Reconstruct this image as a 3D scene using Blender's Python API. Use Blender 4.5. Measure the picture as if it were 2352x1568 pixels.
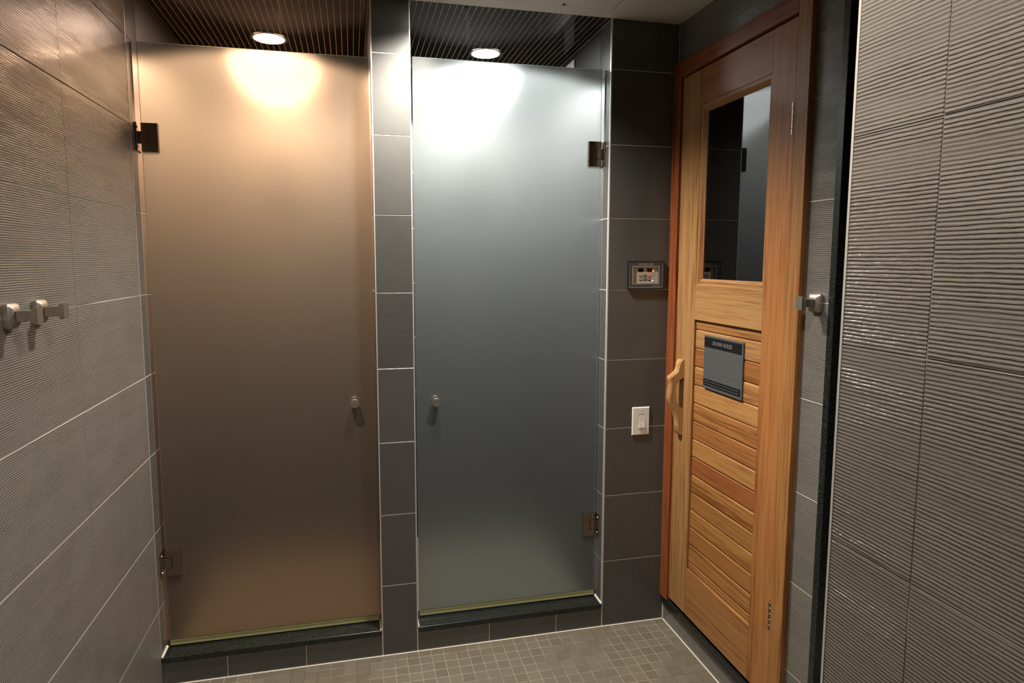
import bpy, bmesh, math, random
from mathutils import Vector, Matrix
random.seed(7)
for o in list(bpy.data.objects): bpy.data.objects.remove(o)
S = bpy.context.scene
COL = S.collection

# ---------------------------------------------------------------- camera, world, exposure
cam = bpy.data.cameras.new('camera'); co = bpy.data.objects.new('camera', cam); COL.objects.link(co)
F = 1442.908
cam.sensor_fit = 'HORIZONTAL'; cam.sensor_width = 36.0
cam.lens = F * 36.0 / 2352
cam.shift_x = 42.22 / 2352; cam.shift_y = -35.16 / 2352
cam.clip_start = 0.02
YAW, PITCH, ROLL = .22125, -.1042, -.00043
fw = Vector((math.sin(YAW)*math.cos(PITCH), math.cos(YAW)*math.cos(PITCH), math.sin(PITCH)))
rt0 = Vector((math.cos(YAW), -math.sin(YAW), 0)); up0 = rt0.cross(fw)
rt = rt0*math.cos(ROLL) + up0*math.sin(ROLL); up = -rt0*math.sin(ROLL) + up0*math.cos(ROLL)
M = Matrix((rt, up, -fw)).transposed().to_4x4(); M.translation = Vector((-.23554, -2.48442, 1.62478))
co.matrix_world = M
S.camera = co
w = bpy.data.worlds.new('world'); S.world = w; w.use_nodes = True
w.node_tree.nodes['Background'].inputs[0].default_value = (1, .93, .85, 1)
w.node_tree.nodes['Background'].inputs[1].default_value = 0.004
S.view_settings.view_transform = 'Standard'; S.view_settings.look = 'None'
S.view_settings.gamma = 1; S.view_settings.exposure = 0.0; S.view_settings.use_curve_mapping = False
S.cycles.use_denoising = True
S.cycles.max_bounces = 10; S.cycles.transparent_max_bounces = 16
S.cycles.sample_clamp_indirect = 4.0

XR, XL, ZC, XA, PW = 1.11466, -.98085, 2.598, .8158, .1482   # right wall, left wall, ceiling, right jamb, pillar width
H = .3                                                        # tile height
YB = 1.02                                                     # rear wall of the showers
YG = .07                                                      # front face of the glass doors
XN, YN = .475, -1.695                                         # entry wall face and its end
LAMPS = [  # x, y, beam power, colour, disc glow
    (-.567, .545, 320, (1, .565, .33), 135),
    (.405, .535, 255, (.97, .98, 1), 120),
    (.075, -.225, 255, (1, .945, .86), 10),
    (.0, -1.62, 120, (1, .92, .82), 10),
]

# ---------------------------------------------------------------- materials
class N:
    def __init__(s, name):
        s.m = bpy.data.materials.new(name); s.m.use_nodes = True; s.t = s.m.node_tree
        s.b = s.t.nodes['Principled BSDF']; s.out = s.t.nodes['Material Output']
    def n(s, typ, ins=None, **kw):
        x = s.t.nodes.new(typ)
        for k, v in kw.items(): setattr(x, k, v)
        for k, v in (ins or {}).items(): s.set(x, k, v)
        return x
    def set(s, x, k, v):
        if isinstance(v, bpy.types.NodeSocket): s.t.links.new(v, x.inputs[k])
        else: x.inputs[k].default_value = v
    def math(s, op, a, b=0.0, c=None):
        x = s.n('ShaderNodeMath', {0: a, 1: b}, operation=op)
        if c is not None: s.set(x, 2, c)
        return x.outputs[0]
    def ramp(s, f, stops):
        r = s.n('ShaderNodeValToRGB', {'Fac': f}); e = r.color_ramp.elements
        while len(e) < len(stops): e.new(.5)
        for i, (p, c) in enumerate(stops): e[i].position = p; e[i].color = (*c, 1) if len(c) == 3 else c
        return r.outputs[0]
    def mix(s, f, a, b, typ='MIX'):
        x = s.n('ShaderNodeMix', data_type='RGBA', blend_type=typ)
        s.set(x, 0, f); s.set(x, 6, a); s.set(x, 7, b); return x.outputs[2]
    def noise(s, vec, scale, detail=3, rough=.5, dist=0):
        x = s.n('ShaderNodeTexNoise', {'Vector': vec, 'Scale': scale, 'Detail': detail, 'Roughness': rough, 'Distortion': dist})
        return x.outputs[0]
    def mapping(s, vec, scale=(1, 1, 1), loc=(0, 0, 0)):
        x = s.n('ShaderNodeMapping', {'Vector': vec, 'Scale': scale, 'Location': loc}); return x.outputs[0]
    def pos(s): return s.n('ShaderNodeNewGeometry').outputs['Position']
    def obj(s): return s.n('ShaderNodeTexCoord').outputs['Object']
    def rnd(s): return s.n('ShaderNodeObjectInfo').outputs['Random']
    def ocol(s): return s.n('ShaderNodeObjectInfo').outputs['Color']
    def bump(s, h, dist, strength=1.0):
        b = s.n('ShaderNodeBump', {'Height': h, 'Distance': dist, 'Strength': strength})
        s.set(s.b, 'Normal', b.outputs[0])

def simple(name, col, rough=.5, metal=0, emit=None, es=0, spec=.5):
    k = N(name); k.b.inputs['Base Color'].default_value = (*col, 1)
    k.b.inputs['Roughness'].default_value = rough; k.b.inputs['Metallic'].default_value = metal
    k.b.inputs['Specular IOR Level'].default_value = spec
    if emit: k.b.inputs['Emission Color'].default_value = (*emit, 1); k.b.inputs['Emission Strength'].default_value = es
    return k.m

def make_ridged():
    k = N('ridged_tile'); p = k.pos(); sep = k.n('ShaderNodeSeparateXYZ', {0: p})
    z = sep.outputs[2]; r = k.rnd()
    wob = k.noise(k.mapping(p, (9, 9, 60)), 3.0, 3, .6)
    big = k.noise(k.mapping(p, (2.2, 2.2, 16)), 1.5, 2)
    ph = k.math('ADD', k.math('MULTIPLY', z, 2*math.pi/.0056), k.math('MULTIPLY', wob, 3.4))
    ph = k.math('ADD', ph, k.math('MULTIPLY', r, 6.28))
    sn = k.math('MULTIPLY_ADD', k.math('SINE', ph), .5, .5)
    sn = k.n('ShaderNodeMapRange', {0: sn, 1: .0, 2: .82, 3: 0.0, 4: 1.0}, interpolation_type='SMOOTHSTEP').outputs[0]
    amp = k.n('ShaderNodeMapRange', {0: big, 1: .34, 2: .62, 3: .30, 4: 1.0}).outputs[0]
    fine = k.noise(p, 700, 2)
    h = k.math('ADD', k.math('MULTIPLY', sn, amp), k.math('MULTIPLY', fine, .22))
    k.bump(h, .0011, .9)
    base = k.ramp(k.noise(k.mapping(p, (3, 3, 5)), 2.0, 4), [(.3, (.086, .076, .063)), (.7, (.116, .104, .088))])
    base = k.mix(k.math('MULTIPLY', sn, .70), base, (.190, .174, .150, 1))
    base = k.mix(k.math('MULTIPLY', r, .18), base, (.12, .09, .082, 1))
    k.set(k.b, 'Base Color', base)
    k.b.inputs['Roughness'].default_value = .20
    return k.m
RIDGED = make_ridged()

def make_smooth(name, c0, c1, rough):
    k = N(name); p = k.pos(); r = k.rnd()
    n1 = k.noise(p, 7, 4, .6); n2 = k.noise(p, 260, 3, .7)
    base = k.mix(k.math('ADD', k.math('MULTIPLY', n1, .6), k.math('MULTIPLY', r, .4)), (*c0, 1), (*c1, 1))
    spk = k.ramp(n2, [(.60, (0, 0, 0)), (.72, (1, 1, 1))])
    base = k.mix(k.math('MULTIPLY', spk, .35), base, (c1[0]*1.7, c1[1]*1.7, c1[2]*1.7, 1))
    k.set(k.b, 'Base Color', base)
    k.set(k.b, 'Roughness', k.math('MULTIPLY_ADD', n1, .12, rough - .06))
    k.bump(k.math('ADD', n2, k.math('MULTIPLY', k.noise(p, 40, 2), .5)), .0004, .5)
    return k.m
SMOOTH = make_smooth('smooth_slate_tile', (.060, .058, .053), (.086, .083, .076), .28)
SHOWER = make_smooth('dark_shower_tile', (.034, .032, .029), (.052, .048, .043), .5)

def make_grout(name, c0, c1, dirt_shadow):
    k = N(name); p = k.pos()
    k.set(k.b, 'Base Color', k.ramp(k.noise(p, 3.2, 4, .6), [(dirt_shadow, c0), (dirt_shadow+.12, c1)]))
    k.b.inputs['Roughness'].default_value = .85
    return k.m
GROUT = make_grout('wall_grout', (.40, .37, .32), (.50, .46, .40), .3)
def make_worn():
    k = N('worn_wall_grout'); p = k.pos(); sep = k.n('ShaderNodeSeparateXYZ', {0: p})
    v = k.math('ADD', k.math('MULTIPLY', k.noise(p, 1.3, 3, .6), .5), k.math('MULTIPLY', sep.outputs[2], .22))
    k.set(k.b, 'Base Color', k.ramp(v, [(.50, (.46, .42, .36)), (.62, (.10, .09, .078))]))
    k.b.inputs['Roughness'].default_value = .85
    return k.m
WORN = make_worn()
DGROUT = make_grout('shadow_toned_wall_grout', (.09, .08, .07), (.36, .33, .28), .52)  # entry wall: shadow in the joints painted into the grout colour
FGROUT = make_grout('floor_grout', (.07, .056, .040), (.31, .27, .20), .42)
FGROUT2 = simple('perimeter_grout', (.58, .54, .45), .85)
CGROUT = make_grout('ceiling_grout', (.42, .36, .28), (.58, .50, .40), .4)

def make_floor():
    k = N('taupe_mosaic_tile'); p = k.pos(); r = k.rnd()
    base = k.mix(r, (.125, .104, .074, 1), (.160, .138, .102, 1))
    base = k.mix(k.math('MULTIPLY', k.noise(p, 9, 4), .5), base, (.115, .092, .060, 1))
    k.set(k.b, 'Base Color', base); k.b.inputs['Roughness'].default_value = .42
    k.bump(k.noise(p, 160, 3), .0006, .5)
    return k.m
FLOOR = make_floor()

def make_cmosaic():
    k = N('dark_ceiling_mosaic'); p = k.pos(); sep = k.n('ShaderNodeSeparateXYZ', {0: p})
    y = k.math('ADD', sep.outputs[1], k.math('MULTIPLY', k.rnd(), .019))
    fr = k.math('FRACT', k.math('DIVIDE', y, .019)); cell = k.math('FLOOR', k.math('DIVIDE', y, .019))
    wn = k.n('ShaderNodeTexWhiteNoise', {'W': k.math('ADD', cell, k.math('MULTIPLY', k.rnd(), 97.0))}, noise_dimensions='1D').outputs[0]
    line = k.math('LESS_THAN', fr, .07)
    base = k.mix(wn, (.009, .0065, .0045, 1), (.016, .012, .008, 1))
    base = k.mix(k.math('MULTIPLY', line, .7), base, (.03, .024, .018, 1))
    k.set(k.b, 'Base Color', base); k.b.inputs['Roughness'].default_value = .10; k.b.inputs['Specular IOR Level'].default_value = .018
    k.bump(k.math('MULTIPLY', line, -1.0), .0005, .6)
    return k.m
CMOS = make_cmosaic()

def make_granite():
    k = N('black_granite'); p = k.pos()
    v = k.n('ShaderNodeTexVoronoi', {'Vector': p, 'Scale': 420}).outputs[0]
    a = k.ramp(k.noise(p, 210, 4, .7), [(.46, (.006, .007, .006)), (.70, (.036, .042, .037))])
    b = k.ramp(v, [(.0, (.06, .07, .064)), (.12, (0, 0, 0))])
    k.set(k.b, 'Base Color', k.mix(1.0, a, b, 'ADD')); k.b.inputs['Roughness'].default_value = .27
    return k.m
GRANITE = make_granite()

def make_wood(name, axis):
    """cedar; grain runs along the object's own axis (0 x, 1 y, 2 z); object colour tints the board"""
    k = N(name); o = k.obj(); r = k.rnd()
    sc = [1, 1, 1]; sc[axis] = .032
    off = k.n('ShaderNodeCombineXYZ', {0: k.math('MULTIPLY', r, 31.0), 1: k.math('MULTIPLY', r, 17.0), 2: k.math('MULTIPLY', r, 53.0)}).outputs[0]
    v = k.n('ShaderNodeVectorMath', {0: k.mapping(o, tuple(sc)), 1: off}, operation='ADD').outputs[0]
    wv = k.n('ShaderNodeTexWave', {'Vector': v, 'Scale': 11.0, 'Distortion': 16.0, 'Detail': 3.0, 'Detail Scale': 2.2, 'Detail Roughness': .65},
             wave_type='RINGS', rings_direction='X' if axis != 0 else 'Y').outputs['Fac']
    fine = k.noise(v, 210, 4, .65); mid = k.noise(v, 9, 3, .5, .4)
    g = k.math('ADD', k.math('MULTIPLY', wv, .16), k.math('MULTIPLY', fine, .50))
    g = k.math('ADD', g, k.math('MULTIPLY', mid, .45))
    grain = k.ramp(g, [(.37, (.46, .32, .23)), (.50, (.80, .71, .62)), (.63, (.96, .93, .88))])
    sp = k.math('MULTIPLY', k.math('GREATER_THAN', k.noise(v, 46, 2, .5), .66), .25)
    c = k.mix(1.0, k.ocol(), grain, 'MULTIPLY')
    c = k.mix(sp, c, (.16, .055, .02, 1))
    k.set(k.b, 'Base Color', c)
    k.b.inputs['Roughness'].default_value = .48; k.b.inputs['Specular IOR Level'].default_value = .35
    k.bump(g, .0006, .5)
    return k.m
WOODY = make_wood('cedar_grain_across', 1); WOODZ = make_wood('cedar_grain_upright', 2)
CEDAR = (.315, .150, .050); CEDAR_L = (.345, .190, .076); CEDAR_D = (.26, .095, .032); CEDAR_R = (.24, .070, .022)

def make_frost():
    """etched inner face: rough refraction plus a little scatter"""
    k = N('frosted_glass_inner_face'); t = k.t
    p = k.pos()
    col = k.mix(k.noise(p, 420, 2, .6), (.50, .52, .51, 1), (.57, .59, .58, 1))
    tr = k.n('ShaderNodeBsdfTranslucent', {'Color': (.27, .28, .272, 1)})
    rf = k.n('ShaderNodeBsdfRefraction', {'Color': col, 'Roughness': .54, 'IOR': 1.45})
    m1 = k.n('ShaderNodeMixShader', {0: .87, 1: tr.outputs[0], 2: rf.outputs[0]})
    t.links.new(m1.outputs[0], k.out.inputs[0])
    return k.m
FROST = make_frost()
def make_satin():
    k = N('satin_glass_room_face'); t = k.t
    rf = k.n('ShaderNodeBsdfRefraction', {'Color': (.95, .975, .96, 1), 'Roughness': 0.0, 'IOR': 1.45})
    df = k.n('ShaderNodeBsdfDiffuse', {'Color': (.33, .34, .325, 1)})
    gl = k.n('ShaderNodeBsdfGlossy', {'Color': (.9, .92, .9, 1), 'Roughness': .34})
    m2 = k.n('ShaderNodeMixShader', {0: .06, 1: rf.outputs[0], 2: df.outputs[0]})
    fr = k.n('ShaderNodeFresnel', {'IOR': 1.4})
    geo = k.n('ShaderNodeNewGeometry')
    fac = k.math('MULTIPLY', fr.outputs[0], k.math('SUBTRACT', 1.0, geo.outputs['Backfacing']))
    m3 = k.n('ShaderNodeMixShader', {0: fac, 1: m2.outputs[0], 2: gl.outputs[0]})
    t.links.new(m3.outputs[0], k.out.inputs[0])
    return k.m
SATIN = make_satin()
def make_edge():
    k = N('glass_edge')
    a = k.n('ShaderNodeBsdfTranslucent', {'Color': (.72, .85, .74, 1)}); d = k.n('ShaderNodeBsdfDiffuse', {'Color': (.60, .72, .62, 1)})
    m = k.n('ShaderNodeMixShader', {0: .45, 1: a.outputs[0], 2: d.outputs[0]}); k.t.links.new(m.outputs[0], k.out.inputs[0])
    return k.m
EDGE = make_edge()
def make_vinyl():
    k = N('vinyl_sweep')
    a = k.n('ShaderNodeBsdfTranslucent', {'Color': (.55, .52, .27, 1)}); d = k.n('ShaderNodeBsdfDiffuse', {'Color': (.36, .35, .17, 1)})
    m = k.n('ShaderNodeMixShader', {0: .5, 1: a.outputs[0], 2: d.outputs[0]})
    g = k.n('ShaderNodeBsdfGlossy', {'Roughness': .2}); m2 = k.n('ShaderNodeMixShader', {0: .08, 1: m.outputs[0], 2: g.outputs[0]})
    k.t.links.new(m2.outputs[0], k.out.inputs[0]); return k.m
VINYL = make_vinyl()
def make_pane():
    k = N('sauna_window_glass')
    a = k.n('ShaderNodeBsdfTransparent', {'Color': (.30, .32, .31, 1)}); g = k.n('ShaderNodeBsdfGlossy', {'Color': (1, 1, 1, 1), 'Roughness': .015})
    f = k.n('ShaderNodeFresnel', {'IOR': 2.05})
    m = k.n('ShaderNodeMixShader', {0: f.outputs[0], 1: a.outputs[0], 2: g.outputs[0]}); k.t.links.new(m.outputs[0], k.out.inputs[0])
    return k.m
PANE = make_pane()

def make_brushed(name, col, rough):
    k = N(name); p = k.obj()
    n = k.noise(k.mapping(p, (500, 500, 6)), 1.0, 2)
    k.b.inputs['Base Color'].default_value = (*col, 1); k.b.inputs['Metallic'].default_value = 1
    k.set(k.b, 'Roughness', k.math('MULTIPLY_ADD', n, .12, rough-.06)); return k.m
NICKEL = make_brushed('brushed_nickel', (.50, .45, .39), .40)
HINGE = make_brushed('bronze_nickel_hinge', (.30, .24, .19), .22)
CHROME = simple('chrome', (.75, .74, .72), .12, 1)
TRIM = simple('satin_aluminium_trim', (.62, .60, .56), .38, .55)
SILVER = simple('steel_knuckle', (.75, .66, .55), .3, 1)
WHITE = simple('white_plastic', (.72, .68, .62), .38)
ROCK = simple('rocker_plastic', (.66, .62, .55), .42)
BLACK = simple('black_plastic', (.010, .010, .011), .35)
DARK = simple('dark_hollow', (.012, .011, .010), .9)
BEZEL = simple('charcoal_bezel', (.050, .052, .056), .45)
LINE = simple('bezel_line', (.38, .36, .33), .5)
KEYPAD = simple('beige_keypad', (.46, .42, .32), .55)
KEYG = simple('grey_key', (.09, .085, .08), .5)
KEYR = simple('red_key', (.60, .035, .03), .5)
KEYB = simple('blue_key', (.02, .04, .24), .5)
GLYPH = simple('white_glyph', (.75, .75, .72), .5)
DISP = simple('dark_display', (.006, .003, .003), .15)
LEDR = simple('lit_red_lamp', (.8, .1, .1), .5, 0, (1, .25, .28), 5)
LEDG = simple('lit_green_lamp', (.7, .9, .4), .5, 0, (.85, 1, .45), 3)
SIGNG = simple('grey_sign_face', (.070, .074, .074), .42)
SIGNB = simple('black_sign_band', (.008, .008, .009), .35)
SIGNT = simple('grey_sign_text', (.14, .14, .14), .5)
SIGNF = simple('faint_sign_text', (.058, .061, .061), .5)
SCREW = simple('screw_head', (.35, .31, .25), .4, .7)
def make_ceil():
    k = N('painted_ceiling'); p = k.pos()
    k.set(k.b, 'Base Color', k.ramp(k.noise(p, 5, 3), [(.3, (.46, .42, .35)), (.7, (.52, .47, .40))]))
    k.b.inputs['Roughness'].default_value = .8; k.bump(k.noise(p, 260, 3), .0006, .5); return k.m
CEIL = make_ceil()
SEAM = simple('hatch_seam', (.12, .10, .08), .9)
GLOWS = [simple('lamp_lens_%s' % n, (1, 1, 1), .5, 0, tuple(.25+.75*c for c in L[3]), L[4]) for n, L in zip(('warm', 'cool', 'room', 'entry'), LAMPS)]
BAFFLE = simple('lamp_reflector', (.6, .58, .55), .3, .8)

# ---------------------------------------------------------------- object helpers
def link(name, me, mat=None, parent=None, loc=None, kind=None):
    o = bpy.data.objects.new(name, me); COL.objects.link(o)
    if mat is not None and me is not None and hasattr(me, 'materials') and len(me.materials) == 0: me.materials.append(mat)
    if parent is not None: o.parent = parent
    if loc is not None: o.location = loc
    if kind: o['kind'] = kind
    return o
def empty(name, loc, label=None, cat=None, group=None, kind=None):
    o = bpy.data.objects.new(name, None); COL.objects.link(o); o.location = loc; o.empty_display_size = .05
    tag(o, label, cat, group, kind); return o
def tag(o, label=None, cat=None, group=None, kind=None):
    if label: o['label'] = label
    if cat: o['category'] = cat
    if group: o['group'] = group
    if kind: o['kind'] = kind
    return o
def bm_mesh(bm, name='m'):
    bmesh.ops.recalc_face_normals(bm, faces=bm.faces); me = bpy.data.meshes.new(name); bm.to_mesh(me); bm.free(); return me
def add_box(bm, lo, hi, bev=0, seg=1):
    vs = [bm.verts.new((x, y, z)) for x in (lo[0], hi[0]) for y in (lo[1], hi[1]) for z in (lo[2], hi[2])]
    fs = [bm.faces.new([vs[i] for i in q]) for q in ((0, 1, 3, 2), (4, 6, 7, 5), (0, 4, 5, 1), (2, 3, 7, 6), (0, 2, 6, 4), (1, 5, 7, 3))]
    if bev:
        es = list({e for f in fs for e in f.edges})
        bmesh.ops.bevel(bm, geom=es, offset=bev, segments=seg, profile=.5, affect='EDGES')
    return fs
_cache = {}
def box(name, lo, hi, mat, parent=None, bev=0, color=None, kind=None, seg=1):
    """one box object whose origin is its own centre (world coordinates lo, hi)"""
    c = [(a+b)/2 for a, b in zip(lo, hi)]; h = [(b-a)/2 for a, b in zip(lo, hi)]
    key = (tuple(round(v, 5) for v in h), round(bev, 5), seg, mat.name)
    if key not in _cache:
        bm = bmesh.new(); add_box(bm, [-v for v in h], h, bev, seg); me = bm_mesh(bm); me.materials.append(mat); _cache[key] = me
    o = link(name, _cache[key], None, parent, kind=kind)
    p = Vector(c)
    if parent is not None: p = p - wloc(parent)
    o.location = p
    if color: o.color = (*color, 1)
    return o
def wloc(o):
    v = Vector(o.location)
    while o.parent: o = o.parent; v += o.location
    return v
def revolve(bm, prof, seg=28, axis='z', cen=(0, 0, 0), cap=True):
    """profile of (r, t) along axis"""
    rings = []
    for r, t in prof:
        ring = []
        for i in range(seg):
            a = 2*math.pi*i/seg; u, v = r*math.cos(a), r*math.sin(a)
            p = {'z': (u, v, t), 'y': (u, t, v), 'x': (t, u, v)}[axis]
            ring.append(bm.verts.new([p[k]+cen[k] for k in range(3)]))
        rings.append(ring)
    for a, b in zip(rings, rings[1:]):
        for i in range(seg): bm.faces.new((a[i], a[(i+1) % seg], b[(i+1) % seg], b[i]))
    if cap:
        bm.faces.new(rings[0]); bm.faces.new(rings[-1])
def prism(bm, pts, lo, hi, axis):
    """closed outline pts (2-D) extruded between lo and hi on axis"""
    def P(a, b, t): return {'x': (t, a, b), 'y': (a, t, b), 'z': (a, b, t)}[axis]
    A = [bm.verts.new(P(a, b, lo)) for a, b in pts]; B = [bm.verts.new(P(a, b, hi)) for a, b in pts]
    bm.faces.new(A); bm.faces.new(B[::-1])
    for i in range(len(pts)):
        j = (i+1) % len(pts); bm.faces.new((A[i], A[j], B[j], B[i]))
def smooth(o, ang=35):
    for p in o.data.polygons: p.use_smooth = True
    try:
        o.data.set_sharp_from_angle(angle=math.radians(ang))
    except Exception: pass
    return o
def text(name, body, size, mat, M4, parent, ext=.0003, sx=1, font_bold=0):
    cu = bpy.data.curves.new(name, 'FONT'); cu.body = body; cu.size = size; cu.extrude = ext; cu.align_x = 'CENTER'; cu.align_y = 'CENTER'
    cu.resolution_u = 3; cu.offset = font_bold
    t = bpy.data.objects.new('tmp', cu); COL.objects.link(t)
    dg = bpy.context.evaluated_depsgraph_get(); me = bpy.data.meshes.new_from_object(t.evaluated_get(dg))
    bpy.data.objects.remove(t)
    me.transform(M4 @ Matrix.Diagonal((sx, 1, 1, 1)))
    o = link(name, me, mat, parent); me.materials.clear(); me.materials.append(mat)
    return o

# ---------------------------------------------------------------- room shell
JG = .0030          # open joint between tile rows
TT = .0008          # how far a tile stands proud of its grout
def tile(parent, name, axis, face, sgn, a0, a1, z0, z1, mat, jz=JG, ja=.0014):
    """tile on a wall; axis = wall normal ('x' or 'y'), its face at `face`, room on side sgn"""
    a0, a1, z0, z1 = a0+ja/2, a1-ja/2, z0+jz/2, z1-jz/2
    f0, f1 = sorted((face, face - sgn*.009))
    if axis == 'x': return box(name, (f0, a0, z0), (f1, a1, z1), mat, parent, .0006)
    return box(name, (a0, f0, z0), (a1, f1, z1), mat, parent, .0006)
def rows(z0, z1):
    r, z = [], z0
    while z < z1 - .004:
        n = min(z1, (math.floor(z/H + 1e-6)+1)*H); r.append((z, n)); z = n
    return r
BK = TT   # grout backing sits this far behind tile faces

# floor
fl = box('floor', (XL-.3, -3.4, -.06), (2.3, .12, -.0007), FGROUT, None); tag(fl, kind='structure')
pitx, pity = .0505, .0483
tx0, ty0 = -.505, -.043
cands = []
ix0 = int(math.floor((XL - tx0)/pitx)); ix1 = int(math.ceil((XR - tx0)/pitx))
for i in range(ix0, ix1+1):
    for j in range(-68, 2):
        xa, xb = tx0+i*pitx, tx0+(i+1)*pitx; ya, yb = ty0+j*pity, ty0+(j+1)*pity
        xa, xb = max(xa, XL+.004), min(xb, XR-.004); yb = min(yb, -.004)
        if xb-xa < .006 or yb-ya < .006: continue
        cx, cy = (xa+xb)/2, (ya+yb)/2
        d = Vector((cx, cy, 0)) - M.translation; dep = d.dot(fw)
        vis = dep > .3 and (1568/2 - 35.2 - F*d.dot(up)/dep) < 1600 and 330 < (1176-42.2 + F*d.dot(rt)/dep) < 1760
        cands.append((0 if vis else 1, -cy if False else -yb*0 + dep, xa, xb, ya, yb))
visible = sorted([c for c in cands if c[0] == 0], key=lambda c: c[1])
print('floor tiles visible', len(visible))
solo = visible[:300]; rest = visible[300:] + [c for c in cands if c[0] == 1]
for c in solo:
    _, _, xa, xb, ya, yb = c
    box('mosaic_tile', (xa+.0008, ya+.0008, -.0062), (xb-.0008, yb-.0008, 0), FLOOR, fl, .0009)
bm = bmesh.new()
for c in rest:
    _, _, xa, xb, ya, yb = c
    if ya < -3.35: continue
    h = 0
    vs = [bm.verts.new(v) for v in ((xa+.0008, ya+.0008, -.0022), (xb-.0008, ya+.0008, -.0022), (xb-.0008, yb-.0008, -.0022), (xa+.0008, yb-.0008, -.0022),
                                    (xa+.002, ya+.002, 0), (xb-.002, ya+.002, 0), (xb-.002, yb-.002, 0), (xa+.002, yb-.002, 0))]
    for q in ((4, 5, 6, 7), (0, 1, 5, 4), (1, 2, 6, 5), (2, 3, 7, 6), (3, 0, 4, 7)): bm.faces.new([vs[k] for k in q])
o = link('mosaic_tiles', bm_mesh(bm), FLOOR, fl, kind='stuff'); o.location = -wloc(fl)
for lo, hi in (((XL, -.006, -.0022), (XR, 0.0, .0006)), ((XR-.006, -.95, -.0022), (XR, 0, .0006)), ((XL, -3.3, -.0022), (XL+.006, 0, .0006))):
    box('perimeter_joint', lo, hi, FGROUT2, fl)
# corner sealant on the right
box('corner_sealant', (XR-.004, -.004, 0), (XR, 0, .085), FGROUT2, fl)
# shower floors
for n, (x0, x1) in enumerate(((XL, -PW), (0, XA))):
    o = box('floor', (x0, .11, -.05), (x1, YB, .03), FLOOR, None); tag(o, kind='structure')

# left wall (room part ridged, return and shower smooth)
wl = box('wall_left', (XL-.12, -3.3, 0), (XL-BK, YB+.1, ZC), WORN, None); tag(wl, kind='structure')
jo = -.541
ys = [0.0, jo, jo-.6, jo-1.2, jo-1.8, jo-2.4]; ys = sorted(ys)
for z0, z1 in rows(0, ZC):
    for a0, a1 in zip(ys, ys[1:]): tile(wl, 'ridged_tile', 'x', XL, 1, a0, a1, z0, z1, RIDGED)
    tile(wl, 'smooth_tile', 'x', XL, 1, .003, .12, z0, z1, SMOOTH)
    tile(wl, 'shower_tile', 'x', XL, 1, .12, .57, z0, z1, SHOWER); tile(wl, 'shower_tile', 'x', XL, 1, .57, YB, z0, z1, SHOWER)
box('edge_trim', (XL-.004, -.0005, .12), (XL+.0008, .0025, ZC), TRIM, wl)

# pillar between the showers
wp = box('wall_pillar', (-PW+BK, BK, 0), (-BK, YB+.02, ZC), GROUT, None); tag(wp, kind='structure')
for z0, z1 in rows(0, ZC):
    tile(wp, 'smooth_tile', 'y', 0, -1, -PW+.004, -.004, z0, z1, SMOOTH)
    for fx, sg in ((-PW, -1), (0, 1)):
        tile(wp, 'smooth_tile', 'x', fx, sg, .003, .12, z0, z1, SMOOTH)
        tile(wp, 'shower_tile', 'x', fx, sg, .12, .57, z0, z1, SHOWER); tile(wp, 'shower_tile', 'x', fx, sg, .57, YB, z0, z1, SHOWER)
def corner_trim(parent, x, z0, z1, sx, w_=.0044):
    bm = bmesh.new(); r = .0042
    pts = [(0, -.0006), (sx*-.0044, -.0006), (sx*-.0044, .004), (sx*-.002, .004), (sx*-.002, w_), (sx*.0006, w_), (sx*.0006, .0008)]
    pts = [(x+a, b) for a, b in pts]
    if sx < 0: pts = pts[::-1]
    prism(bm, pts, z0, z1, 'z'); o = link('edge_trim', bm_mesh(bm), TRIM, parent); o.location = -wloc(parent); return o
corner_trim(wp, -PW, 0, ZC, -1); corner_trim(wp, 0, 0, ZC, 1)

# wall section between the right shower and the corner
wb = box('wall_back', (XA+BK, BK, 0), (XR+.05, YB+.02, ZC), GROUT, None); tag(wb, kind='structure')
for z0, z1 in rows(0, ZC):
    tile(wb, 'smooth_tile', 'y', 0, -1, XA+.004, XR+.004, z0, z1, SMOOTH)
    tile(wb, 'smooth_tile', 'x', XA, -1, .013, .12, z0, z1, SMOOTH)
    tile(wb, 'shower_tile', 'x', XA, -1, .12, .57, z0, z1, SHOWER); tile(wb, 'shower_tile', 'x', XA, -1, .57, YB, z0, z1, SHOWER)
corner_trim(wb, XA, 0, ZC, -1, .0125)

# rear wall of the showers
wr = box('wall_rear', (XL-.1, YB+BK, 0), (XR+.05, YB+.1, ZC), GROUT, None); tag(wr, kind='structure')
for z0, z1 in rows(0, ZC):
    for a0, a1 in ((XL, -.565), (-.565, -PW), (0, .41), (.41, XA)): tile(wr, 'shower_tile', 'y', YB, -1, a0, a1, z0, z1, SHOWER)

# right wall: ridged base below the sauna sill, wall above the sauna door, strip beside it
DY0, DY1 = -.008, -.812          # opening behind the casing
GY = -.920                        # end of the tiled strip
wrt = empty('wall_right', (XR, -.4, 0), kind='structure')
box('backing', (XR+BK, GY, 0), (XR+.10, DY1, ZC), GROUT, wrt)
box('backing', (XR+BK, DY1, 0), (XR+.10, .01, .088), GROUT, wrt)
box('backing', (XR+BK, DY1, 2.42), (XR+.10, .01, ZC), GROUT, wrt)
for z0, z1 in rows(0, ZC):
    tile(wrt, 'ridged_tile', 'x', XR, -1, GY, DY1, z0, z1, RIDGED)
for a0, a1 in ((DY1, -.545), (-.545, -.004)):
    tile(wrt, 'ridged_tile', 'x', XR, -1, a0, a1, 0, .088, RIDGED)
    tile(wrt, 'ridged_tile', 'x', XR, -1, a0, a1, 2.40, ZC, RIDGED)
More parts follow.
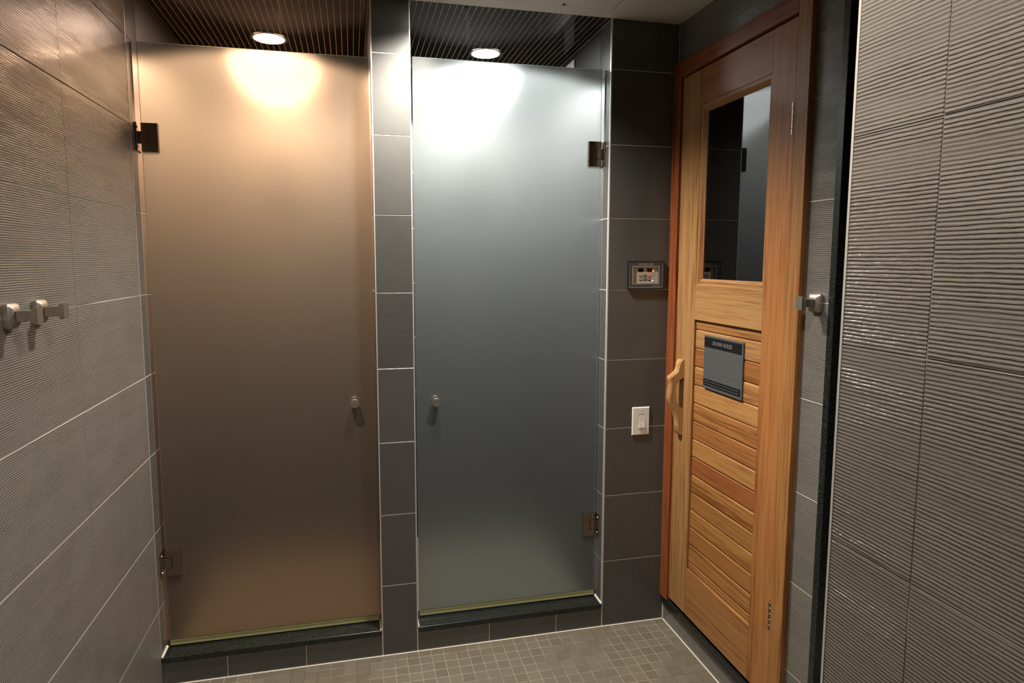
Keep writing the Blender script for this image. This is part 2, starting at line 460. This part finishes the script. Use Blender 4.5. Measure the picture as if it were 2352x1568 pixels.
# granite lining at the end of the strip
gj = box('trim_1', (XR-.002, GY-.024, 0), (XR+.45, GY, ZC), GRANITE, None, .001); tag(gj, kind='structure')
tag(gj, 'polished black granite jamb slab beside the dark opening', 'trim')
bm = bmesh.new(); add_box(bm, (-.016, -.004, -.052), (.016, 0, .052), .004, 3)
o = link('dark_plate', bm_mesh(bm), BLACK, gj); o.location = Vector((1.158, GY-.024, 2.045)) - wloc(gj)

# entry wall on the right, close to the camera
we = box('wall_entry', (XN+BK, -3.3, 0), (XN+.14, YN+.004, ZC), DGROUT, None); tag(we, kind='structure')
ys = sorted([YN+.003, -1.834, -2.434, -3.034])
for z0, z1 in rows(0, ZC):
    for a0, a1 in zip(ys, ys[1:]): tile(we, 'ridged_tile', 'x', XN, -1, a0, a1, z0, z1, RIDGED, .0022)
box('edge_trim', (XN-.0008, YN+.002, 0), (XN+.006, YN+.0065, ZC), TRIM, we)
# walls that close the unseen sides: passage beyond the opening and behind the camera
pw = box('wall_passage', (2.2, -3.3, 0), (2.3, -.92, ZC), SHOWER, None); tag(pw, kind='structure')
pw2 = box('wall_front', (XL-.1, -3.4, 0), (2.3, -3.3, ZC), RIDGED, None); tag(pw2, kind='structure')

# ceiling (one slab over the room, mosaic ones over the showers)
ce = box('ceiling', (XL-.1, -3.4, ZC), (2.3, .001, ZC+.08), CEIL, None); tag(ce, kind='structure')
for n, (x0, x1) in enumerate(((XL, -PW), (0.0, XA))):
    c = box('ceiling', (x0-.02, .001, ZC+.0006), (x1+.02, YB+.05, ZC+.08), CGROUT, None); tag(c, kind='structure')
    pit = .0255; k = 0
    off = -.2045 if n == 0 else .3875
    i0 = math.floor((x0-off)/pit)
    for i in range(i0, i0+40):
        a, b = max(x0, off+i*pit), min(x1, off+(i+1)*pit)
        if b-a < .003: continue
        box('mosaic_strip', (a+.0012, .002, ZC), (b-.0012, YB, ZC+.006), CMOS, c)

# sauna cabin behind the door (dark wooden room)
sb = empty('wall_sauna', (1.9, -.4, 0), kind='structure')
for lo, hi in (((XR+.10, .01, 0), (2.2, .08, ZC)), ((XR+.10, GY+.0, 0), (2.2, GY+.08, ZC)), ((2.2, GY, 0), (2.28, .08, ZC)), ((XR+.10, GY, ZC-.2), (2.2, .01, ZC-.1)), ((XR+.10, GY, 0), (2.2, .01, .08))):
    box('cabin_lining', lo, hi, WOODY, sb, color=CEDAR_D)

# curbs with granite slabs
def curb(x0, x1, joints, zt, label):
    r = empty('shower_curb', ((x0+x1)/2, .055, 0), label, 'curb', kind='structure')
    box('core', (x0+.001, BK, 0), (x1-.001, .112, zt-.022), GROUT, r)
    js = [x0] + joints + [x1]
    for a, b in zip(js, js[1:]): box('curb_tile', (a+.0012, 0.0, .002), (b-.0012, .0085, zt-.0225), SMOOTH, r, .0006)
    box('granite_slab', (x0+.001, -.004, zt-.021), (x1-.001, .122, zt), GRANITE, r, .0012)
    for sx in (x0, x1):
        s = 1 if sx == x0 else -1
        bm = bmesh.new(); prism(bm, [(sx, zt), (sx+s*.006, zt), (sx, zt+.006)], -.003, .075, 'y')
        o = link('sealant_bead', bm_mesh(bm), FGROUT2, r); o.location = -wloc(r)
curb(XL+.0005, -PW-.0008, [-.746, -.449], .112, 'tiled curb with black granite top under the left shower door')
curb(.0008, XA-.0008, [.304, .603], .106, 'tiled curb with black granite top under the right shower door')

# ---------------------------------------------------------------- lamps
def downlight(i, label, group):
    x, y, pw_, col, glow = LAMPS[i]
    r = empty('recessed_downlight', (x, y, ZC), label, 'light', group)
    bm = bmesh.new(); revolve(bm, [(.066, 0), (.0655, -.0035), (.078, -.0035), (.080, -.0005), (.066, 0)], 40, 'z', cap=False)
    smooth(link('trim_ring', bm_mesh(bm), CHROME if i < 2 else WHITE, r))
    bm = bmesh.new(); revolve(bm, [(.066, -.0012), (.001, -.0022)], 40, 'z')
    link('lens', bm_mesh(bm), GLOWS[i], r)
    li = bpy.data.lights.new('beam', 'SPOT'); li.energy = pw_; li.color = col; li.spot_size = math.radians(143.2 if i < 2 else 136); li.spot_blend = .12 if i < 2 else .85
    li.shadow_soft_size = .022 if i < 2 else .045
    lo = bpy.data.objects.new('beam', li); COL.objects.link(lo); lo.parent = r; lo.location = (0, 0, -.028)
downlight(0, 'lit warm round downlight in the dark mosaic ceiling of the left shower', 'recessed downlights')
downlight(1, 'lit cool white round downlight in the dark mosaic ceiling of the right shower', 'recessed downlights')
downlight(2, 'white downlight in the painted ceiling just before the tiled pillar', 'recessed downlights')
downlight(3, 'white downlight in the painted ceiling near the entry wall', 'recessed downlights')

# ---------------------------------------------------------------- shower fittings
def shower_head(x, label):
    r = empty('shower_head', (x, YB, 2.2), label, 'shower head', 'chrome shower heads')
    bm = bmesh.new(); revolve(bm, [(.030, 0), (.030, -.006), (.012, -.012)], 24, 'y'); smooth(link('wall_flange', bm_mesh(bm), CHROME, r))
    bm = bmesh.new(); add_tube(bm, [(0, -.005, 0), (0, -.06, .012), (0, -.10, 0), (0, -.13, -.035)], .009); smooth(link('arm', bm_mesh(bm), CHROME, r))
    bm = bmesh.new(); revolve(bm, [(.012, .02), (.020, .0), (.045, -.02), (.047, -.03), (.040, -.033)], 28, 'z')
    o = smooth(link('head', bm_mesh(bm), CHROME, r)); o.location = (0, -.14, -.055); o.rotation_euler = (math.radians(-35), 0, 0)
def add_tube(bm, pts, rad, seg=12):
    pts = [Vector(p) for p in pts]; rings = []
    for i, p in enumerate(pts):
        d = (pts[min(i+1, len(pts)-1)] - pts[max(i-1, 0)]).normalized()
        a = d.orthogonal().normalized() if i == 0 else (ra - d*ra.dot(d)).normalized(); ra = a; b = d.cross(a)
        rings.append([bm.verts.new(p + rad*(math.cos(2*math.pi*k/seg)*a + math.sin(2*math.pi*k/seg)*b)) for k in range(seg)])
    for A, B in zip(rings, rings[1:]):
        for k in range(seg): bm.faces.new((A[k], A[(k+1) % seg], B[(k+1) % seg], B[k]))
    bm.faces.new(rings[0]); bm.faces.new(rings[-1])
shower_head(-.565, 'chrome shower head on the rear wall of the left shower')
shower_head(.41, 'chrome shower head on the rear wall of the right shower')
r = empty('wall_plate', (XA, .50, 2.51), 'white square plate high on the side wall inside the right shower', 'plate')
bm = bmesh.new(); add_box(bm, (-.008, -.07, -.057), (0, .07, .057), .002); link('cover', bm_mesh(bm), WHITE, r)
bm = bmesh.new(); revolve(bm, [(.004, -.0095), (.004, -.0075)], 12, 'x'); o = link('screw', bm_mesh(bm), BLACK, r); o.location = (0, 0, -.020)

# ---------------------------------------------------------------- glass shower doors
def hinge(parent, xe, s, zc):
    """glass hinge; xe = glass edge x, s = +1 when glass lies to the right of the hinge line"""
    g = empty('hinge', (xe, YG, zc)); g.parent = parent; g.location = Vector((xe, YG, zc)) - wloc(parent)
    hw, hh, nh = .056, .051, .021
    # glass-side plate with notch (front), as outline in x,z
    x0, x1 = 0, s*hw; xn = s*.024
    pts = [(x0, -hh), (x1, -hh), (x1, hh), (x0, hh), (x0, nh+.0012), (xn, nh+.0012), (xn, -nh-.0012), (x0, -nh-.0012)]
    for yy0, yy1 in ((-.0075, 0), (.0101, .0175)):
        bm = bmesh.new(); prism(bm, pts, yy0, yy1, 'y')
        bmesh.ops.recalc_face_normals(bm, faces=bm.faces)
        bmesh.ops.bevel(bm, geom=[e for e in bm.edges if e.calc_length() > .01], offset=.0007, segments=1, affect='EDGES')
        link('glass_plate', bm_mesh(bm), HINGE, g)
    bm = bmesh.new()
    xa, xb = sorted((-s*.013, xn-s*.0016)); add_box(bm, (xa, -.0085, -nh), (xb, .0185, nh), .0015, 2); link('knuckle', bm_mesh(bm), HINGE, g)
    bm = bmesh.new(); wx = (XL if s > 0 else XA) - xe
    xa, xb = sorted((wx, wx+s*.0055)); add_box(bm, (xa, -.024, -.050), (xb, .034, .050), .001); link('wall_plate', bm_mesh(bm), HINGE, g)
    xa, xb = sorted((wx+s*.005, -s*.010)); 
    if xb-xa > .001:
        bm = bmesh.new(); add_box(bm, (xa, -.006, -nh), (xb, .016, nh)); link('hinge_neck', bm_mesh(bm), HINGE, g)
    for zz in (-.034, .034):
        bm = bmesh.new(); revolve(bm, [(.0045, wx+s*.0052), (.0035, wx+s*.0075)], 10, 'x', (0, -.016, zz)); link('screw', bm_mesh(bm), HINGE, g)
def glass_door(name, x0, x1, z0, z1, s, hz, kx, kz, label):
    r = empty(name, (x0 if s > 0 else x1, YG, z0), label, 'door', 'frosted glass shower doors', 'structure')
    bm = bmesh.new(); fs = add_box(bm, (x0, YG, z0), (x1, YG+.010, z1), 0)
    bmesh.ops.recalc_face_normals(bm, faces=bm.faces); me = bpy.data.meshes.new('glass')
    for f in bm.faces:
        n = f.normal
        f.material_index = 0 if n.y < -.5 else (1 if n.y > .5 else 2)
    bm.to_mesh(me); bm.free(); me.transform(Matrix.Translation(-wloc(r)))
    for m_ in (SATIN, FROST, EDGE): me.materials.append(m_)
    link('glass_pane', me, None, r)
    for z in hz: hinge(r, x0 if s > 0 else x1, s, z)
    k = empty('knob', (kx, YG, kz)); k.parent = r; k.location = Vector((kx, YG, kz)) - wloc(r)
    bm = bmesh.new(); revolve(bm, [(.0075, .0), (.0075, -.008), (.0165, -.0095), (.0178, -.024), (.0168, -.0258)], 28, 'y'); smooth(link('front_knob', bm_mesh(bm), NICKEL, k))
    bm = bmesh.new(); revolve(bm, [(.0075, .0102), (.0075, .018), (.0165, .0195), (.0178, .034), (.0168, .0355)], 28, 'y'); smooth(link('inner_knob', bm_mesh(bm), NICKEL, k))
    # vinyl sweep along the bottom edge
    bm = bmesh.new()
    prism(bm, [(YG-.0016, z0+.010), (YG-.0022, z0-.001), (YG-.005, z0-.008), (YG-.0035, z0-.0085), (YG+.002, z0-.002), (YG+.0118, z0-.002), (YG+.0118, z0+.010), (YG+.0104, z0+.010), (YG+.0104, z0-.0005), (YG-.0002, z0-.0005), (YG-.0002, z0+.010)], x0+.001, x1-.001, 'x')
    o = link('bottom_sweep', bm_mesh(bm), VINYL, r); o.location = -wloc(r)
    return r
glass_door('door_1', -.966, -.1555, .128, 2.402, 1, (2.068, .457), -.2360, 1.0545, 'frosted glass shower door glowing warm brown, left of the pillar')
glass_door('door_2', .0135, .8045, .124, 2.416, -1, (2.071, .447), .0925, 1.0430, 'frosted glass shower door glowing cool grey, right of the pillar')

# ---------------------------------------------------------------- sauna door frame
XC, XD = 1.0950, 1.1050
cs = empty('door_casing', (XC, -.41, .12), 'reddish cedar casing around the sauna door', 'door frame', kind='structure')
box('side_board', (XC, -.062, .120), (XR+.03, -.001, 2.430), WOODZ, cs, .0015, CEDAR_R)
box('side_board', (XC, -.816, .120), (XR+.03, -.757, 2.430), WOODZ, cs, .0015, CEDAR)
box('head_board', (XC, -.757, 2.368), (XR+.03, -.062, 2.430), WOODY, cs, .0015, CEDAR_R)
box('stop_strip', (XD+.002, -.070, .135), (XR+.03, -.062, 2.368), WOODZ, cs, .0008, CEDAR)
box('stop_strip', (XD+.004, -.757, .135), (XR+.03, -.748, 2.368), WOODZ, cs, .0008, CEDAR_R)
sl = box('door_sill', (XC+.006, -.814, .0885), (XR+.098, -.001, .1185), GRANITE, None, .0012)
tag(sl, 'black granite sill under the cedar sauna door', 'sill', kind='structure')

# ---------------------------------------------------------------- sauna door
sd = empty('door_3', (XD, -.745, .135), 'cedar sauna door with upper window and slatted lower panel', 'door', kind='structure')
y0, y1, z0, z1 = -.074, -.745, .137, 2.362
YL, YR = -.205, -.632
T = .036
box('stile', (XD, YL, z0), (XD+T, y0, z1), WOODZ, sd, .0012, CEDAR_L)
box('stile', (XD, y1, z0), (XD+T, YR, z1), WOODZ, sd, .0012, (.34, .145, .046))
box('rail', (XD+.0006, YR, 2.226), (XD+T, YL, z1), WOODY, sd, .001, (.31, .125, .040))
box('rail', (XD+.0006, YR, 1.388), (XD+T, YL, 1.530), WOODY, sd, .001, CEDAR_L)
box('rail', (XD+.0006, YR, z0), (XD+T, YL, .338), WOODY, sd, .001, CEDAR)
# light worn edge on top of the bottom rail
# slats
tones = [CEDAR, CEDAR_L, (0.279, 0.118, 0.035), (0.393, 0.210, 0.079), (0.380, 0.198, 0.068), (0.355, 0.165, 0.053), (0.292, 0.121, 0.038), (0.368, 0.184, 0.059), (0.254, 0.089, 0.026), (0.355, 0.172, 0.050), (0.292, 0.134, 0.041), (0.342, 0.165, 0.047), (0.297, 0.128, 0.037), (0.329, 0.153, 0.046), (0.316, 0.147, 0.044)]
zj = [1.388] + [1.347-.0752*k for k in range(14)] + [.338]
for i, (zt, zb) in enumerate(zip(zj, zj[1:])):
    bm = bmesh.new(); a, b = zb+.0006, zt-.0006; x = XD+.011; d = .0045
    pts = [(x+.018, a), (x+d, a), (x, a+d), (x, b-d), (x+d, b), (x+.018, b)]
    if i == 0: pts = [(x+.018, a), (x+d, a), (x, a+d), (x, b), (x+.018, b)]
    prism(bm, pts, YR, YL, 'y')
    me = bm_mesh(bm); c = Vector((x, (YL+YR)/2, (a+b)/2)); me.transform(Matrix.Translation(-c))
    # prism on 'y' gives (a,t,b) = (x, y, z)
    o = link('slat', me, WOODY, sd); o.location = c - wloc(sd); o.color = (*tones[i], 1)
# window bead frame (bevelled stop) and pane
def bead(lo_y, hi_y, lo_z, hi_z):
    wz = .030; wy = .027
    x0, x1 = XD+.003, XD+.016
    q = [((lo_y, hi_z), (hi_y, hi_z), (hi_y-wy, hi_z-wz), (lo_y+wy, hi_z-wz), 'h'), ((lo_y, lo_z), (hi_y, lo_z), (hi_y-wy, lo_z+.022), (lo_y+wy, lo_z+.022), 'h'),
         ((hi_y, lo_z), (hi_y, hi_z), (hi_y-wy, hi_z-wz), (hi_y-wy, lo_z+.022), 'v'), ((lo_y, lo_z), (lo_y, hi_z), (lo_y+wy, hi_z-wz), (lo_y+wy, lo_z+.022), 'v')]
    for A, B, C, D, k in q:
        bm = bmesh.new()
        mA = tuple((a*.55+d*.45) for a, d in zip(A, D)); mB = tuple((b*.55+c*.45) for b, c in zip(B, C))
        fr = [bm.verts.new((x0, *p)) for p in (A, B)] + [bm.verts.new((x0+.001, *p)) for p in (mB, mA)]
        inn = [bm.verts.new((x1, *p)) for p in (C, D)]
        bk = [bm.verts.new((x1+.004, *p)) for p in (A, B, C, D)]
        bm.faces.new(fr); bm.faces.new((fr[3], fr[2], inn[0], inn[1])); bm.faces.new(bk)
        bm.faces.new((inn[1], inn[0], bk[2], bk[3])); bm.faces.new((fr[1], fr[0], bk[0], bk[1]))
        bm.faces.new((fr[0], fr[3], inn[1], bk[3], bk[0])); bm.faces.new((fr[2], fr[1], bk[1], bk[2], inn[0]))
        me = bm_mesh(bm); c = Vector((XD, (A[0]+B[0])/2, (A[1]+B[1])/2)); me.transform(Matrix.Translation(-c))
        o = link('window_bead', me, WOODY if k == 'h' else WOODZ, sd); o.location = c - wloc(sd); o.color = (*(CEDAR_L if k == 'h' and A[1] < 1.8 else CEDAR), 1)
bead(YR, YL, 1.530, 2.226)
box('window_pane', (XD+.0165, YR+.01, 1.54), (XD+.0205, YL-.01, 2.216), PANE, sd)
# butt hinges: five knuckles on the seam
def butt(zc, parent, mt):
    g = empty('hinge', (XD, -.7465, zc)); g.parent = parent; g.location = Vector((XD-.004, -.7480, zc)) - wloc(parent)
    for i in range(5):
        bm = bmesh.new(); a = -.049+i*.0198; revolve(bm, [(.0052, a), (.0062, a+.001), (.0062, a+.0178), (.0052, a+.0188)], 14, 'z'); smooth(link('knuckle', bm_mesh(bm), mt, g))
butt(2.058, sd, SILVER); butt(.445, sd, HINGE)
# carved handle: profile in x,z with a finger hole, swept through its thickness in y
def handle():
    out = [(0, 1.212), (-.011, 1.216), (-.019, 1.208), (-.024, 1.196), (-.026, 1.181), (-.031, 1.166), (-.048, 1.153), (-.060, 1.145), (-.063, 1.137), (-.060, 1.127),
           (-.0575, 1.110), (-.060, 1.084), (-.063, 1.054), (-.058, 1.033), (-.043, 1.009), (-.034, .985), (-.028, .966), (-.024, .940), (-.024, .906), (-.014, .897), (0, .893)]
    inn = [(0, 1.010), (-.012, 1.014), (-.024, 1.026), (-.029, 1.044), (-.034, 1.083), (-.031, 1.111), (-.019, 1.127), (-.003, 1.139), (0, 1.140)]
    pts = out + inn
    bm = bmesh.new(); ya, yb = -.142, -.108
    prism(bm, [(XD-.0005+a, z) for a, z in pts], ya, yb, 'y')
    bmesh.ops.recalc_face_normals(bm, faces=bm.faces)
    bmesh.ops.bevel(bm, geom=[e for e in bm.edges if abs(e.verts[0].co.y-e.verts[1].co.y) < 1e-5 and max(e.verts[0].co.x, e.verts[1].co.x) < XD-.001], offset=.004, segments=3, affect='EDGES')
    me = bm_mesh(bm); c = Vector((XD, -.125, 1.055)); me.transform(Matrix.Translation(-c))
    o = link('handle', me, WOODZ, sd); o.location = c - wloc(sd); o.color = (.44, .25, .105, 1); smooth(o, 50)
    o['label'] = 'pale carved wooden pull handle'
    for z in (1.188, .926):
        bm = bmesh.new(); revolve(bm, [(.0022, -.0262 if z > 1 else -.0250), (.0022, -.020)], 10, 'x'); s_ = link('screw', bm_mesh(bm), BLACK, o); s_.location = (0, 0, z-1.055)
handle()

# ---------------------------------------------------------------- sign on the sauna door
XS = XD + .0045
sg = empty('rules_sign', (XS, -.402, 1.230), 'dark grey SAUNA RULES sign fixed to the slats of the sauna door', 'sign')
def ylocal(y): return y
def sbox(name, x0, x1, ya, yb, za, zb, mat, bev=0):
    return box(name, (XS+x0, ya, za), (XS+x1, yb, zb), mat, sg, bev)
sy0, sy1, sz0, sz1 = -.530, -.277, 1.126, 1.335
sbox('board', 0, .0062, sy0, sy1, sz0, sz1, SIGNG, .0008)
sbox('title_band', -.0004, .0006, sy0+.007, sy1-.003, sz1-.046, sz1-.007, SIGNB)
sbox('note_band', -.0004, .0006, sy0+.008, sy1-.003, sz0+.011, sz0+.038, SIGNB)
# text facing -x, reading towards -y
RT = Matrix(((0, 0, -1, 0), (-1, 0, 0, 0), (0, 1, 0, 0), (0, 0, 0, 1)))
def at(x, y, z): return Matrix.Translation((x, y, z)) @ RT
text('lettering', 'SAUNA RULES', .0205, SIGNT, at(-.0005, (sy0+sy1)/2+.402+.004, sz1-.0262-1.230), sg, .0002, .98, .0003)
rr = random.Random(3)
for i in range(7):
    z = sz1-.062-i*.0155; a = sy1-.018; wdt = rr.uniform(.10, .21)
    bm = bmesh.new(); yy = a
    while yy > a-wdt:
        l = rr.uniform(.005, .018); add_box(bm, (-.0002, yy-l-(-.402), z-.0012-1.230), (.0003, yy+.402, z+.0012-1.230)); yy -= l+.004
    link('small_print', bm_mesh(bm), SIGNF, sg)
for i in range(2):
    z = sz0+.030-i*.011; bm = bmesh.new(); yy = sy1-.012
    while yy > sy0+.03:
        l = rr.uniform(.005, .016); add_box(bm, (-.0007, yy-l+.402, z-.0016-1.230), (0, yy+.402, z+.0016-1.230)); yy -= l+.0035
    link('small_print', bm_mesh(bm), simple('note_print', (.07, .072, .072), .5) if i == 0 else bpy.data.materials['note_print'], sg)

# ---------------------------------------------------------------- sauna control panel
cp = empty('control_panel', (.9865, 0, 1.562), 'black framed sauna control keypad on dark tile beside the sauna casing', 'control panel')
PWD, PHT = .165, .119
def U(px): return (px-340)/1260*PWD - PWD/2
def V(py): return (1320-py)/1010*PHT - PHT/2
def pbox(name, xa, xb, za, zb, ya, yb, mat, parent=cp, bev=0):
    bm = bmesh.new(); add_box(bm, (xa, ya, za), (xb, yb, zb), bev, 2 if bev else 1); return link(name, bm_mesh(bm), mat, parent)
def frame(name, X0, X1, Z0, Z1, wd, ya, yb, mat, parent=cp, bev=0):
    bm = bmesh.new()
    for lo, hi in (((X0, ya, Z0), (X0+wd[0], yb, Z1)), ((X1-wd[1], ya, Z0), (X1, yb, Z1)), ((X0+wd[0], ya, Z1-wd[2]), (X1-wd[1], yb, Z1)), ((X0+wd[0], ya, Z0), (X1-wd[1], yb, Z0+wd[3]))):
        add_box(bm, lo, hi)
    return link(name, bm_mesh(bm), mat, parent)
hx0, hx1, hz0, hz1 = U(533), U(1412), V(1103), V(512)
pbox('back_box', -PWD/2, PWD/2, -PHT/2, PHT/2, -.0035, -.0001, BLACK, bev=.0012)
frame('outer_frame', -PWD/2, PWD/2, -PHT/2, PHT/2, (.0045,)*4, -.0095, -.003, BLACK)
fx0, fx1, fz0, fz1 = -PWD/2+.0045, PWD/2-.0045, -PHT/2+.0045, PHT/2-.0045
frame('bezel', fx0, fx1, fz0, fz1, (hx0-fx0, fx1-hx1, fz1-hz1, hz0-fz0), -.0088, -.003, BEZEL)
frame('outline', U(378), U(1572), V(1266), V(345), (.0016,)*4, -.0092, -.0087, LINE)
frame('outline', U(500), U(1440), V(1138), V(486), (.0026,)*4, -.0092, -.0087, LINE)
pbox('keypad', hx0, hx1, hz0, hz1, -.0042, -.0034, KEYPAD)
for a, b in ((710, 890), (1025, 1205)): pbox('display', U(a), U(b), V(690), V(568), -.0048, -.0041, DISP)
cols = [(740, 852), (893, 1005), (1046, 1160)]; rws = [(785, 872), (915, 1002)]
for i, (a, b) in enumerate(cols):
    for j, (c, d) in enumerate(rws):
        m_ = (KEYR if j == 0 else KEYB) if i == 2 else KEYG
        kb = pbox('key', U(a), U(b), V(d), V(c), -.0052, -.0041, m_, bev=.0004)
        if i == 2: kb['label'] = 'red key with white arrow' if j == 0 else 'blue key with white arrow'
        bm = bmesh.new(); cx = U(a+(b-a)*.76); cz = (V(c)+V(d))/2; up_ = 1 if j == 0 else -1; hgt = .0036
        if i != 1:
            prism(bm, [(cx-.0008, cz-up_*hgt), (cx+.0008, cz-up_*hgt), (cx+.0008, cz), (cx+.0022, cz), (cx, cz+up_*hgt), (cx-.0022, cz), (cx-.0008, cz)][::up_], -.0055, -.0051, 'y')
            add_box(bm, (U(a+(b-a)*.18), -.0055, cz-.0018), (U(a+(b-a)*.46), -.0051, cz+.0018))
        else:
            add_box(bm, (U(a+(b-a)*.2), -.0055, cz-.0008), (U(a+(b-a)*.8), -.0051, cz+.0008))
        link('key_symbol', bm_mesh(bm), GLYPH if i != 1 else LINE, kb)
for (a, c, m_, rr_) in ((1238, 660, LEDR, .0026), (1222, 1012, LEDG, .0022)):
    bm = bmesh.new(); revolve(bm, [(rr_, -.0041), (rr_, -.0052), (rr_*.5, -.006)], 14, 'y', (U(a), 0, V(c))); link('indicator_lamp', bm_mesh(bm), m_, cp)
for c in (785, 852, 935):
    bm = bmesh.new(); revolve(bm, [(.0012, -.0041), (.0012, -.0046)], 10, 'y', (U(1232), 0, V(c))); link('indicator_dot', bm_mesh(bm), BLACK, cp)
    pbox('legend', U(1256), U(1325), V(c)-.0006, V(c)+.0006, -.0044, -.0041, KEYG)
RTB = Matrix(((1, 0, 0, 0), (0, 0, -1, 0), (0, 1, 0, 0), (0, 0, 0, 1)))
text('lettering', 'SAUNACORE', .0098, LINE, Matrix.Translation((U(965), -.0089, V(425))) @ RTB, cp, .0002, 1.22)
pbox('legend', U(1190), U(1490), V(1220), V(1208), -.0091, -.0087, LINE)

# ---------------------------------------------------------------- light switch
sw = empty('light_switch', (.9815, 0, .927), 'white rocker light switch on dark tile between right shower and sauna', 'light switch')
W2, H2 = .0405, .062
def UX(px): return (px-210)/670*2*W2 - W2
def VZ(py): return (1370-py)/1110*2*H2 - H2
ox0, ox1, oz0, oz1 = UX(432), UX(712), VZ(1128), VZ(535)
bm = bmesh.new()
pts = [(-W2, -H2, W2, H2, 0), (-W2+.0035, -H2+.0035, W2-.0035, H2-.0035, -.0052)]
def ring(x0, z0, x1, z1, y): return [bm.verts.new(p) for p in ((x0, y, z0), (x1, y, z0), (x1, y, z1), (x0, y, z1))]
R0 = ring(-W2, -H2, W2, H2, -.0001); R1 = ring(-W2, -H2, W2, H2, -.0022); R2 = ring(-W2+.0032, -H2+.0032, W2-.0032, H2-.0032, -.0052)
R3 = ring(ox0, oz0, ox1, oz1, -.0052); R4 = ring(ox0, oz0, ox1, oz1, -.002)
for A, B in ((R0, R1), (R1, R2), (R2, R3), (R3, R4)):
    for i in range(4): bm.faces.new((A[i], A[(i+1) % 4], B[(i+1) % 4], B[i]))
link('cover_plate', bm_mesh(bm), WHITE, sw)
pbox('rocker_frame', ox0+.0004, ox1-.0004, oz0+.0004, oz1-.0004, -.0045, -.0015, ROCK, sw)
rx0, rx1, rz0, rz1 = UX(462), UX(700), VZ(1085), VZ(575); rm = (rz0+rz1)/2
bm = bmesh.new(); prism(bm, [(-.0044, rz0), (-.0090, rz0+.0006), (-.0062, rm), (-.0048, rz1-.0006), (-.0044, rz1)], rx0, rx1, 'x'); link('rocker', bm_mesh(bm), ROCK, sw)
for z in (VZ(390), VZ(1260)):
    bm = bmesh.new(); revolve(bm, [(.0028, -.0050), (.0028, -.0058), (.0016, -.0062)], 12, 'y', (UX(570), 0, z)); link('screw', bm_mesh(bm), ROCK, sw)

# ---------------------------------------------------------------- robe hooks
def hook(xw, s, y, z, label, group=None):
    """square base on the wall at x = xw, arm pointing along s*x"""
    r = empty('robe_hook', (xw, y, z), label, 'hook', group)
    bm = bmesh.new(); hw, hh = .0235, .0275
    def rr_(w_, h_, x_, rad, n=4, bow=0):
        vs = []
        for cx, cz, a0 in ((w_-rad, h_-rad, 0), (-w_+rad, h_-rad, 90), (-w_+rad, -h_+rad, 180), (w_-rad, -h_+rad, 270)):
            for i in range(n+1):
                a = math.radians(a0+90*i/n); vs.append(bm.verts.new((x_, cx+rad*math.cos(a), cz+rad*math.sin(a))))
        return vs
    secs = [(hw, hh, 0, .006), (hw, hh, s*.012, .006), (hw-.0025, hh-.0025, s*.0155, .006), (hw-.007, hh-.008, s*.0195, .005), (hw-.011, hh-.013, s*.0215, .003)]
    L_ = [rr_(*q) for q in secs]
    for A, B in zip(L_, L_[1:]):
        for i in range(len(A)): bm.faces.new((A[i], A[(i+1) % len(A)], B[(i+1) % len(A)], B[i]))
    bm.faces.new(L_[0]); bm.faces.new(L_[-1]); smooth(link('base', bm_mesh(bm), NICKEL, r), 30)
    bm = bmesh.new(); x0, x1 = sorted((s*.022, s*.058)); add_box(bm, (x0, -.0115, -.012), (x1, .0115, .012), .0012); link('arm', bm_mesh(bm), NICKEL, r)
    bm = bmesh.new()
    secs = [(.0115, .012, s*.050, .002), (.013, .0185, s*.056, .002), (.014, .020, s*.059, .003), (.014, .020, s*.065, .003)]
    L_ = [rr_(*q) for q in secs]
    for A, B in zip(L_, L_[1:]):
        for i in range(len(A)): bm.faces.new((A[i], A[(i+1) % len(A)], B[(i+1) % len(A)], B[i]))
    bm.faces.new(L_[0]); bm.faces.new(L_[-1]); smooth(link('end_flange', bm_mesh(bm), NICKEL, r), 30)
hook(XL, 1, -.768, 1.503, 'brushed metal robe hook on the left wall, nearer the shower')
hook(XL, 1, -.900, 1.503, 'brushed metal robe hook at the left edge of the photo')
hook(XR, -1, -.876, 1.499, 'brushed metal robe hook on the strip right of the sauna door')

# ---------------------------------------------------------------- ceiling access hatch
ah = empty('access_hatch', (.53, -.30, ZC), 'painted flush access hatch in the pale ceiling above the right shower', 'hatch')
def hb(name, lo, hi, mat): 
    return box(name, lo, hi, mat, ah)
hb('hatch_panel', (.236, -.574, ZC-.0022), (.779, -.079, ZC-.0002), CEIL)
for lo, hi in (((.232, -.578, ZC-.0012), (.236, -.075, ZC-.0001)), ((.779, -.578, ZC-.0012), (.783, -.075, ZC-.0001)), ((.236, -.079, ZC-.0012), (.779, -.075, ZC-.0001)), ((.236, -.578, ZC-.0012), (.779, -.574, ZC-.0001))):
    hb('seam', lo, hi, SEAM)
hb('frame_edge', (.80, -.60, ZC-.0018), (.803, -.055, ZC-.0001), CEIL)
bm = bmesh.new(); revolve(bm, [(.006, 0), (.006, -.004), (.003, -.005)], 12, 'z'); o = link('key_latch', bm_mesh(bm), BLACK, ah); o.location = (.048, .205, -.002)
